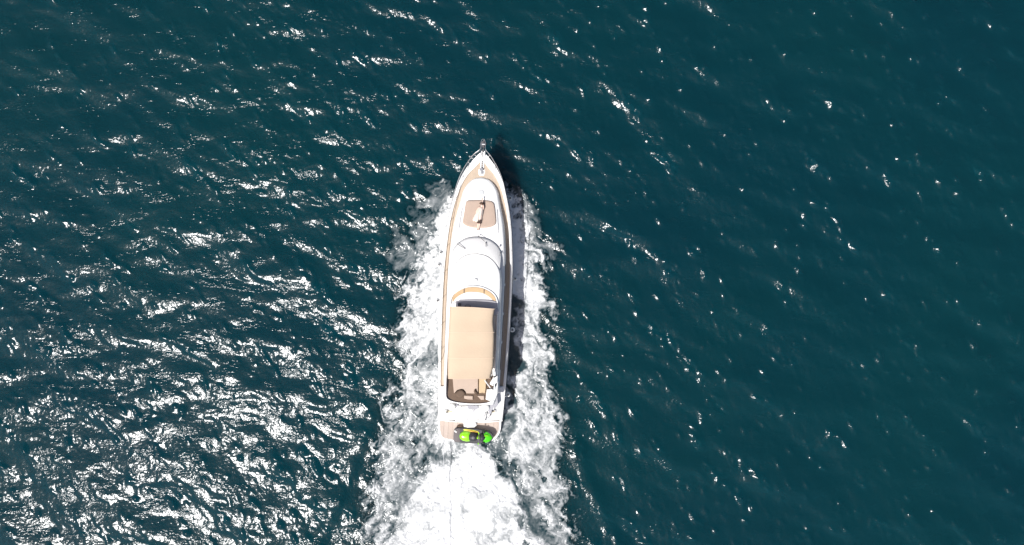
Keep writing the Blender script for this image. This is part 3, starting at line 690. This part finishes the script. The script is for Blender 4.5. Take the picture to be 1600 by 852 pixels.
# bow fittings
c = pt(752.6, 266.8, 2.3); zb = sheer(c[1]) - .10
mb = MB(); slab(mb, spline([(c[0] + a * .17, c[1] + b * .26) for a, b in ((-1, -1), (1, -1), (1, 1), (-1, 1))], 3), [(0, zb), (0, zb + .04), (.02, zb + .05)]); wl = mb.build('windlass_base', M['gel'], yacht)
mb = MB(); mb.tube([(c[0] - .02, c[1] + .05, zb + .04), (c[0] - .02, c[1] + .05, zb + .20)], .09, 12); mb.tube([(c[0] - .02, c[1] + .05, zb + .20), (c[0] - .02, c[1] + .05, zb + .24)], .11, 12); mb.box((c[0] + .02, c[1] - .13, zb + .09), (.14, .16, .1)); mb.build('windlass', M['steel'], wl)
ch0, ch1 = pt(753.2, 263, 2.4), pt(754.9, 236, 2.5)
for dx in (-.085, .085):
    mb = MB(); mb.loft([[(q[0] + dx - .035, q[1], z - .05), (q[0] + dx + .035, q[1], z - .05), (q[0] + dx + .03, q[1], z + .05), (q[0] + dx - .03, q[1], z + .05)] for q, z in ((ch0, sheer(ch0[1]) - .05), (ch1, sheer(ch1[1]) + .03))])
    mb.build('chain_guide', M['gel'], yacht)
mb = MB()
for i in range(26):
    t = i / 25; y = ch0[1] - .05 + (ch1[1] + .25 - ch0[1]) * t; x = ch0[0] + (ch1[0] - ch0[0]) * t; z = sheer(y) - .05 + .09 * t; r = .035
    if i % 2: mb.tube([(x + r * math.cos(a), y + r * 1.3 * math.sin(a), z) for a in np.linspace(0, 2 * math.pi, 9)[:-1]], .012, 5, closed=True)
    else: mb.tube([(x, y + r * 1.3 * math.sin(a), z + r * math.cos(a)) for a in np.linspace(0, 2 * math.pi, 9)[:-1]], .012, 5, closed=True)
mb.build('anchor_chain', M['steel'], yacht)
# bow roller arms and anchor
tip = pt(754.9, 236, 2.45); zt_ = sheer(tip[1])
mb = MB()
for dx in (-.13, .13): mb.loft([[(tip[0] + dx * f - .012, tip[1] + yy, zt_ + dz), (tip[0] + dx * f + .012, tip[1] + yy, zt_ + dz), (tip[0] + dx * f + .012, tip[1] + yy, zt_ + dz + .12), (tip[0] + dx * f - .012, tip[1] + yy, zt_ + dz + .12)] for yy, f, dz in ((-.3, 1, .0), (.2, 1, .0), (.50, .9, -.04))])
mb.tube([(tip[0] - .10, tip[1] + .42, zt_ + .03), (tip[0] + .10, tip[1] + .42, zt_ + .03)], .05, 8)
mb.build('bow_roller', M['steel'], yacht)
mb = MB(); mb.loft([[(tip[0] - .03, tip[1] - .1 + t * .75, zt_ + .10 - .25 * t * t), (tip[0] + .03, tip[1] - .1 + t * .75, zt_ + .10 - .25 * t * t), (tip[0] + .03, tip[1] - .1 + t * .75, zt_ + .16 - .25 * t * t), (tip[0] - .03, tip[1] - .1 + t * .75, zt_ + .16 - .25 * t * t)] for t in (0, .4, .8, 1)])
mb.build('anchor_shank', M['rubber'], yacht)
mb = MB(); bx, by, bz = tip[0], tip[1] + .62, zt_ - .12
mb.add([(bx, by + .12, bz), (bx - .2, by - .12, bz - .12), (bx - .05, by - .32, bz - .38), (bx, by - .30, bz - .3), (bx + .05, by - .32, bz - .38), (bx + .2, by - .12, bz - .12), (bx, by + .08, bz - .08)], [(0, 1, 3), (1, 2, 3), (0, 3, 5), (3, 4, 5), (0, 6, 1), (6, 2, 1), (0, 5, 6), (6, 5, 4), (2, 6, 4), (2, 4, 3)])
mb.build('anchor_fluke', M['rubber'], yacht, smooth=False)
# guard rails: pulpit loop and side rails on stanchions
RH = .72
def railp(s_, py, z=None):
    h = np.interp(py, [a for a, b in HW], [b for a, b in HW]); y = yl(py, 2.1); x = hwm(h, 2.1) - .04
    return (s_ * x, y, sheer(y) + .03)
nose = pt(754.9, 221, 3.1)
for s_ in (-1, 1):
    top = [(s_ * .02 + nose[0], nose[1] + .14, sheer(nose[1]) + RH * .92), (s_ * .10 + nose[0], nose[1] + .06, sheer(nose[1]) + RH * .93), (s_ * .155 + nose[0], nose[1] - .25, sheer(nose[1]) + RH * .95), (s_ * .17 + nose[0], nose[1] - .5, sheer(nose[1]) + RH * .97)]
    for py, k in ((246, .13), (256, .08), (267, .05), (282, .03), (300, .0), (330, 0), (365, 0), (400, 0), (440, 0), (480, 0), (520, 0), (560, 0)):
        q = railp(s_, py); top.append((q[0] + s_ * k, q[1], q[2] + RH - .08))
    top.append((railp(s_, 572)[0], railp(s_, 572)[1], railp(s_, 572)[2]))
    mb = MB(); mb.tube(spline(top, 3, closed=False), .017, 6); mb.build('guard_rail', M['steel'], yacht)
    mb = MB(); mb.tube([(a * .998, b, (c - .36)) for a, b, c in spline(top[3:-1], 3, closed=False)], .006, 5); mb.build('lower_rail_wire', M['steel'], yacht)
    for py, k in ((246, .13), (258, .075), (282, .03), (315, 0), (350, 0), (390, 0), (430, 0), (470, 0), (512, 0), (552, 0)):
        q = railp(s_, py); mb = MB(); mb.tube([(q[0] - s_ * .02, q[1], q[2] - .04), (q[0] + s_ * k, q[1], q[2] + RH - .08)], .015, 6); mb.build('stanchion', M['steel'], yacht)
for s_ in (-1, 1):
    for py in (262, 420, 600):
        q = railp(s_, py); mb = MB(); mb.tube([(q[0] - s_ * .03, q[1] - .11, q[2] + .03), (q[0] - s_ * .03, q[1] + .11, q[2] + .03)], .018, 6); mb.box((q[0] - s_ * .03, q[1], q[2]), (.04, .08, .05)); mb.build('mooring_cleat', M['steel'], yacht)

YM = Matrix.Translation((RX, RY, 0)) @ Matrix.Rotation(RZ, 4, 'Z')
def W(p): return YM @ Vector(p)

# ------------------------------------------------------------------ fenders hanging along the hull
FL = {(797, 310): 'white ball fender hanging nearest the bow on the right side of the hull, in shadow', (804.6, 435.5): 'bright white ball fender over dark water on the right side, level with the roof',
      (800.6, 515.5): 'grey shaded ball fender on the right side, level with the front of the tan canopy', (793.8, 616.5): 'white ball fender hanging furthest aft on the right side',
      (704.6, 309): 'white ball fender hanging nearest the bow on the left side, against white foam', (689.6, 395): 'white ball fender on the left side, level with the windscreen',
      (686.6, 414): 'white ball fender on the left side, just aft of the windscreen', (684.2, 470): 'white ball fender on the left side, level with the helm'}
proto = None
for i, ((x, y), lab) in enumerate(FL.items()):
    z = .98; q = pt(x, y, z); wq = W(q)
    f = empty('ball_fender', wq, RZ)
    tag(f, lab, 'fender', 'ball fenders hanging along the hull')
    if proto is None:
        mb = MB(); mb.ball((0, 0, 0), .165, 18, 12, (1, 1, 1.08)); b_ = mb.build('ball', M['fender'], f)
        mb = MB(); mb.tube([(0, 0, .16), (0, 0, .235)], .065, 10); e_ = mb.build('eyelet', M['dark'], f); proto = (b_, e_)
    else:
        for o in proto: c_ = o.copy(); col.objects.link(c_); c_.parent = f
    s_ = 1 if x > 744 else -1
    hx = np.interp(y, [a for a, b in HW], [b for a, b in HW]); tx = s_ * (hwm(hx, 2) - .06) - q[0]
    mb = MB(); mb.tube([(0, 0, .22), (tx * .4, 0, .7), (tx, 0, sheer(q[1]) + .06 - z)], .014, 5); mb.build('lanyard', M['rope'], f)

# ------------------------------------------------------------------ jet ski on the platform
jp = pt(739.8, 681.2, 1.0)
js = empty('jet_ski', W((jp[0], jp[1], PZ + .03)), RZ)
tag(js, 'green and black jet ski lying crosswise on the stern bathing platform', 'jet ski')
def jsec(x, w_, z0, z1, m_=.6):
    return [(x, -w_ * .55, z0), (x, -w_, z0 + (z1 - z0) * .55), (x, -w_ * .94, z1), (x, w_ * .94, z1), (x, w_, z0 + (z1 - z0) * .55), (x, w_ * .55, z0)]
mb = MB(); mb.loft([jsec(x, w_, a, b) for x, w_, a, b in ((-1.17, .34, .08, .34), (-1.12, .42, .04, .38), (-.6, .45, 0, .40), (.1, .45, 0, .42), (.6, .40, .02, .46), (.95, .33, .10, .50), (1.12, .22, .20, .52), (1.22, .06, .30, .52))])
mb.build('hull', M['seatblk'], js, bevel=.03)
def blob(name, secs, m, parent=js, n_=14):
    R = [[(x, cy + w_ * math.cos(a), z0 + max(0, math.sin(a)) * h_ + min(0, math.sin(a)) * .08) for a in np.linspace(0, 2 * math.pi, n_ + 1)[:-1]] for x, cy, w_, z0, h_ in secs]
    mb = MB(); mb.loft(R); return mb.build(name, m, parent, split=60)
blob('rear_deck', [(-1.22, 0, .28, .34, .06), (-1.15, 0, .38, .36, .10), (-.90, 0, .40, .38, .10), (-.80, 0, .38, .38, .06)], M['footgrey'])
blob('tail_body', [(-.84, -.02, .06, .42, .10), (-.78, -.02, .18, .42, .22), (-.62, -.02, .28, .42, .24), (-.40, -.02, .31, .42, .26), (-.20, -.02, .29, .42, .24), (-.16, -.02, .2, .42, .2)], M['lime'])
blob('seat', [(-.26, -.02, .16, .46, .28), (-.18, -.02, .26, .44, .36), (.0, -.02, .26, .44, .38), (.16, -.02, .22, .44, .34), (.24, -.02, .12, .44, .30)], M['seatblk'])
blob('seat_pad', [(-.08, -.02, .04, .8, .02), (-.04, -.02, .09, .8, .035), (.06, -.02, .09, .8, .035), (.1, -.02, .04, .8, .02)], M['rubber'])
blob('steering_column', [(.22, -.02, .06, .5, .3), (.28, -.02, .1, .5, .38), (.36, -.02, .10, .5, .40), (.42, -.02, .06, .5, .36)], M['lime'])
blob('dash_cowl', [(.40, -.02, .16, .46, .30), (.50, -.02, .24, .46, .36), (.62, -.02, .22, .46, .34), (.70, -.02, .12, .46, .30)], M['seatblk'])
blob('bow_hood', [(.60, -.02, .24, .44, .2), (.66, -.02, .33, .44, .22), (.80, -.02, .33, .44, .22), (.98, -.02, .26, .46, .17), (1.10, -.02, .12, .46, .12), (1.17, -.02, .03, .47, .05)], M['green'])
blob('hood_stripe', [(.66, .10, .03, .70, .02), (.78, .12, .035, .68, .03), (.92, .10, .03, .63, .02)], M['lime'])
mb = MB(); mb.tube([(.34, -.33, .90), (.36, -.16, .93), (.33, -.02, .92), (.36, .12, .93), (.34, .29, .90)], .022, 8); hb = mb.build('handlebar', M['rubber'], js)
for s_ in (-1, 1):
    mb = MB(); mb.tube([(.342, -.02 + s_ * .24, .91), (.34, -.02 + s_ * .34, .90)], .034, 8); mb.build('grip', M['lime'], hb)
    blob('mirror', [(.56, -.02 + s_ * .30, .03, .60, .05), (.60, -.02 + s_ * .30, .06, .60, .08), (.68, -.02 + s_ * .28, .05, .60, .08), (.72, -.02 + s_ * .28, .02, .60, .05)], M['dark'])
for x in (-.7, .55):
    mb = MB(); mb.box((x, 0, -.005), (.12, .7, .05)); mb.build('chock', M['dark'], js)
mb = MB(); mb.box((-1.1, .22, .47), (.16, .07, .03), -.6); mb.build('tie_strap', M['gel'], js); js.scale = (1.05, 1.12, 1)

# rolled inflatable beside the jet ski
ip = pt(738.5, 673.6, 1.0); it = empty('inflatable_roll', W((ip[0], ip[1], PZ + .02)), RZ + math.radians(-3))
tag(it, 'yellow and orange rolled inflatable lying between the jet ski and the white transom step', 'inflatable')
mb = MB(); mb.tube([(-.70, .03, .34), (-.5, .03, .35), (0, .0, .36), (.4, -.02, .35), (.72, -.03, .33)], [.04, .09, .11, .10, .04], 12); mb.build('yellow_tube', M['yellow'], it)
mb = MB(); mb.tube([(-.42, .0, .44), (-.1, .0, .47), (.2, -.03, .46), (.4, -.05, .43)], [.02, .045, .045, .02], 10); mb.build('orange_tube', M['orange'], it)
mb = MB(); mb.box((0, .02, .12), (1.2, .2, .24)); mb.build('carry_tray', M['dark'], it, bevel=.03)

# dark bag beside the step
bp = pt(719, 669, .9); bgz = empty('gear_bag', W((bp[0], bp[1], PZ + .02)), RZ)
tag(bgz, 'small dark brown gear bag on the teak platform beside the white step', 'bag')
mb = MB(); slab(mb, spline([(-.17, -.12), (.17, -.12), (.17, .12), (-.17, .12)], 3), [(0, 0), (-.02, .12), (.02, .22), (.06, .24)]); mb.build('body', M['brown'], bgz)
mb = MB(); mb.tube([(-.1, 0, .22), (-.07, 0, .29), (.07, 0, .29), (.1, 0, .22)], .012, 6); mb.build('handle', M['dark'], bgz)

# tow rope
a0 = W(pt(695.2, 686, PZ)); pts = []
for i in range(60):
    t = i / 59; px = 695.3 + 2.0 * math.sin(t * 1.2); py = 687 + t * 330
    x, y = wpx(px, py); pts.append((x, y, PZ + .06 + .22 * math.sin(min(t * 12, 1) * 1.5)))
pts[0] = (a0.x, a0.y, PZ + .04)
mb = MB(); mb.tube(pts, .017, 6); o = mb.build('tow_rope', M['rope']); tag(o, 'thin grey tow rope running straight back from the stern over the foam', 'rope')

# ------------------------------------------------------------------ person lying on the foredeck pad
pc = pt(749.8, 334, 3.1); pz = trunk_z(pc[0], pc[1]) + .145
person = empty('person', W((pc[0], pc[1], pz)), RZ + math.radians(-3))
tag(person, 'person in a loose cream tunic lying on the foredeck sunpad with one arm stretched out', 'person')
# the body is one skinned surface; local y points to the head, length about 1.6 m
J = {'pel': (0, -.10, .12, .14, .10), 'bel': (.01, .06, .12, .12, .09), 'che': (.03, .26, .13, .15, .10), 'nek': (.05, .42, .12, .055, .055), 'hd0': (.06, .50, .13, .085, .09), 'hd1': (.065, .60, .14, .08, .09),
     'shR': (.18, .38, .12, .06, .055), 'elR': (.12, .62, .13, .042, .04), 'wrR': (.055, .84, .12, .028, .025), 'haR': (.05, .93, .12, .036, .018),
     'shL': (-.11, .37, .12, .06, .055), 'elL': (-.24, .12, .10, .042, .04), 'wrL': (-.20, -.12, .09, .028, .025), 'haL': (-.19, -.21, .08, .036, .018),
     'hpR': (.07, -.16, .11, .09, .085), 'knR': (.05, -.55, .14, .06, .06), 'anR': (.01, -.92, .08, .038, .04), 'foR': (.02, -1.0, .13, .035, .03), 'toR': (.03, -1.02, .20, .03, .02),
     'hpL': (-.07, -.16, .11, .09, .085), 'knL': (-.05, -.55, .14, .06, .06), 'anL': (-.06, -.92, .08, .038, .04), 'foL': (-.07, -1.0, .13, .035, .03), 'toL': (-.08, -1.02, .20, .03, .02)}
E = [('pel', 'bel'), ('bel', 'che'), ('che', 'nek'), ('nek', 'hd0'), ('hd0', 'hd1'), ('che', 'shR'), ('shR', 'elR'), ('elR', 'wrR'), ('wrR', 'haR'), ('che', 'shL'), ('shL', 'elL'), ('elL', 'wrL'), ('wrL', 'haL'),
     ('pel', 'hpR'), ('hpR', 'knR'), ('knR', 'anR'), ('anR', 'foR'), ('foR', 'toR'), ('pel', 'hpL'), ('hpL', 'knL'), ('knL', 'anL'), ('anL', 'foL'), ('foL', 'toL')]
for s_, hx, hy, d in (('R', .05, .93, 1), ('L', -.19, -.21, -1)):
    for k, (ox, ln) in enumerate(((-.024, .075), (-.008, .085), (.009, .08), (.025, .062))):
        J[f'f{s_}{k}a'] = (hx + ox, hy + d * .035, .12 if d > 0 else .08, .010, .010); J[f'f{s_}{k}b'] = (hx + ox * 1.2, hy + d * ln * .75, .125 if d > 0 else .085, .009, .009); J[f'f{s_}{k}c'] = (hx + ox * 1.25, hy + d * (ln + .025), .115 if d > 0 else .075, .008, .008)
        E += [('ha' + s_, f'f{s_}{k}a'), (f'f{s_}{k}a', f'f{s_}{k}b'), (f'f{s_}{k}b', f'f{s_}{k}c')]
    J[f't{s_}a'] = (hx - d * .04, hy - d * .01, .12 if d > 0 else .08, .012, .011); J[f't{s_}b'] = (hx - d * .062, hy + d * .03, .12 if d > 0 else .08, .010, .009)
    E += [('ha' + s_, f't{s_}a'), (f't{s_}a', f't{s_}b')]
keys = list(J); me = bpy.data.meshes.new('body'); me.from_pydata([J[k][:3] for k in keys], [(keys.index(a), keys.index(b)) for a, b in E], [])
body = bpy.data.objects.new('body', me); col.objects.link(body); body.parent = person; me.materials.append(M['skin'])
sk = body.modifiers.new('skin', 'SKIN'); sk.use_smooth_shade = True
for i, k in enumerate(keys):
    v = me.skin_vertices[0].data[i]; v.radius = (J[k][3], J[k][4]); v.use_root = (k == 'pel')
sbd = body.modifiers.new('sub', 'SUBSURF'); sbd.levels = 1; sbd.render_levels = 2
# face features: nose, brow ridge, ears, eyes, mouth under one child each
hx, hy, hz = .065, .575, .14
mb = MB(); mb.add([(hx, hy - .01, hz + .12), (hx - .015, hy - .03, hz + .085), (hx + .015, hy - .03, hz + .085), (hx, hy + .03, hz + .088)], [(0, 1, 2), (0, 2, 3), (0, 3, 1), (1, 3, 2)]); mb.build('nose', M['skin'], person)
for s_ in (-1, 1):
    mb = MB(); mb.ball((hx + s_ * .03, hy + .03, hz + .078), .012, 8, 6); mb.build('eye', M['dark'], person)
    mb = MB(); mb.ball((hx + s_ * .088, hy, hz), .022, 8, 6, (.4, 1, 1.2)); mb.build('ear', M['skin'], person)
mb = MB(); mb.ball((hx, hy - .05, hz + .078), .022, 10, 6, (1.1, .3, .3)); mb.build('mouth', mat('lips', (.4, .13, .11), .5), person)
# hair: cap round the crown plus strands spreading on the pad
mb = MB(); mb.ball((hx, hy + .05, hz - .005), .108, 14, 10, (1, .95, .98))
for k in range(14):
    a = random.uniform(-1.2, 1.2); L = random.uniform(.10, .2)
    mb.tube([(hx + .08 * math.sin(a), hy + .07 * math.cos(a), hz - .02), (hx + (.08 + L * .6) * math.sin(a), hy + .05 + L * .5 * math.cos(a), .04), (hx + (.08 + L) * math.sin(a), hy + L * math.cos(a) * .9, .03)], [.03, .022, .006], 6)
mb.build('hair', M['hair'], person)
# tunic: loose cloth from the shoulders, spreading to one side, hem at the knees
R = []
for y, xl, xr, zt2 in ((.40, -.07, .17, .19), (.34, -.13, .20, .25), (.20, -.18, .20, .26), (.02, -.28, .19, .25), (-.18, -.38, .18, .24), (-.34, -.42, .17, .23), (-.46, -.43, .16, .21), (-.50, -.36, .14, .2)):
    row = []
    for k in range(25):
        t = k / 24; x = xl + (xr - xl) * t; env = math.sin(math.pi * t) ** .45
        fold = .022 * math.sin(t * 19 + y * 5) * (1 if y < .2 else .3); drop = max(0, (-x - .16)) * .55
        row.append((x, y + .02 * math.sin(t * 14) * (y < -.4), max(.012, zt2 * env - drop * env + fold * env + .01)))
    R.append(row)
mb = MB(); mb.loft(R, closed=False); tu = mb.build('tunic', M['linen'], person); md = tu.modifiers.new('s', 'SOLIDIFY'); md.thickness = .012
md = tu.modifiers.new('sub', 'SUBSURF'); md.levels = 1; md.render_levels = 1
# dark bands round the legs, showing below the tunic
mb = MB()
for s_ in (-1, 1): mb.tube([(s_ * .065, -.36, .13), (s_ * .055, -.52, .145), (s_ * .055, -.60, .14)], [.085, .076, .072], 12)
mb.build('knee_bands', M['knee_band'], person)
# the towel strip or the dark strap
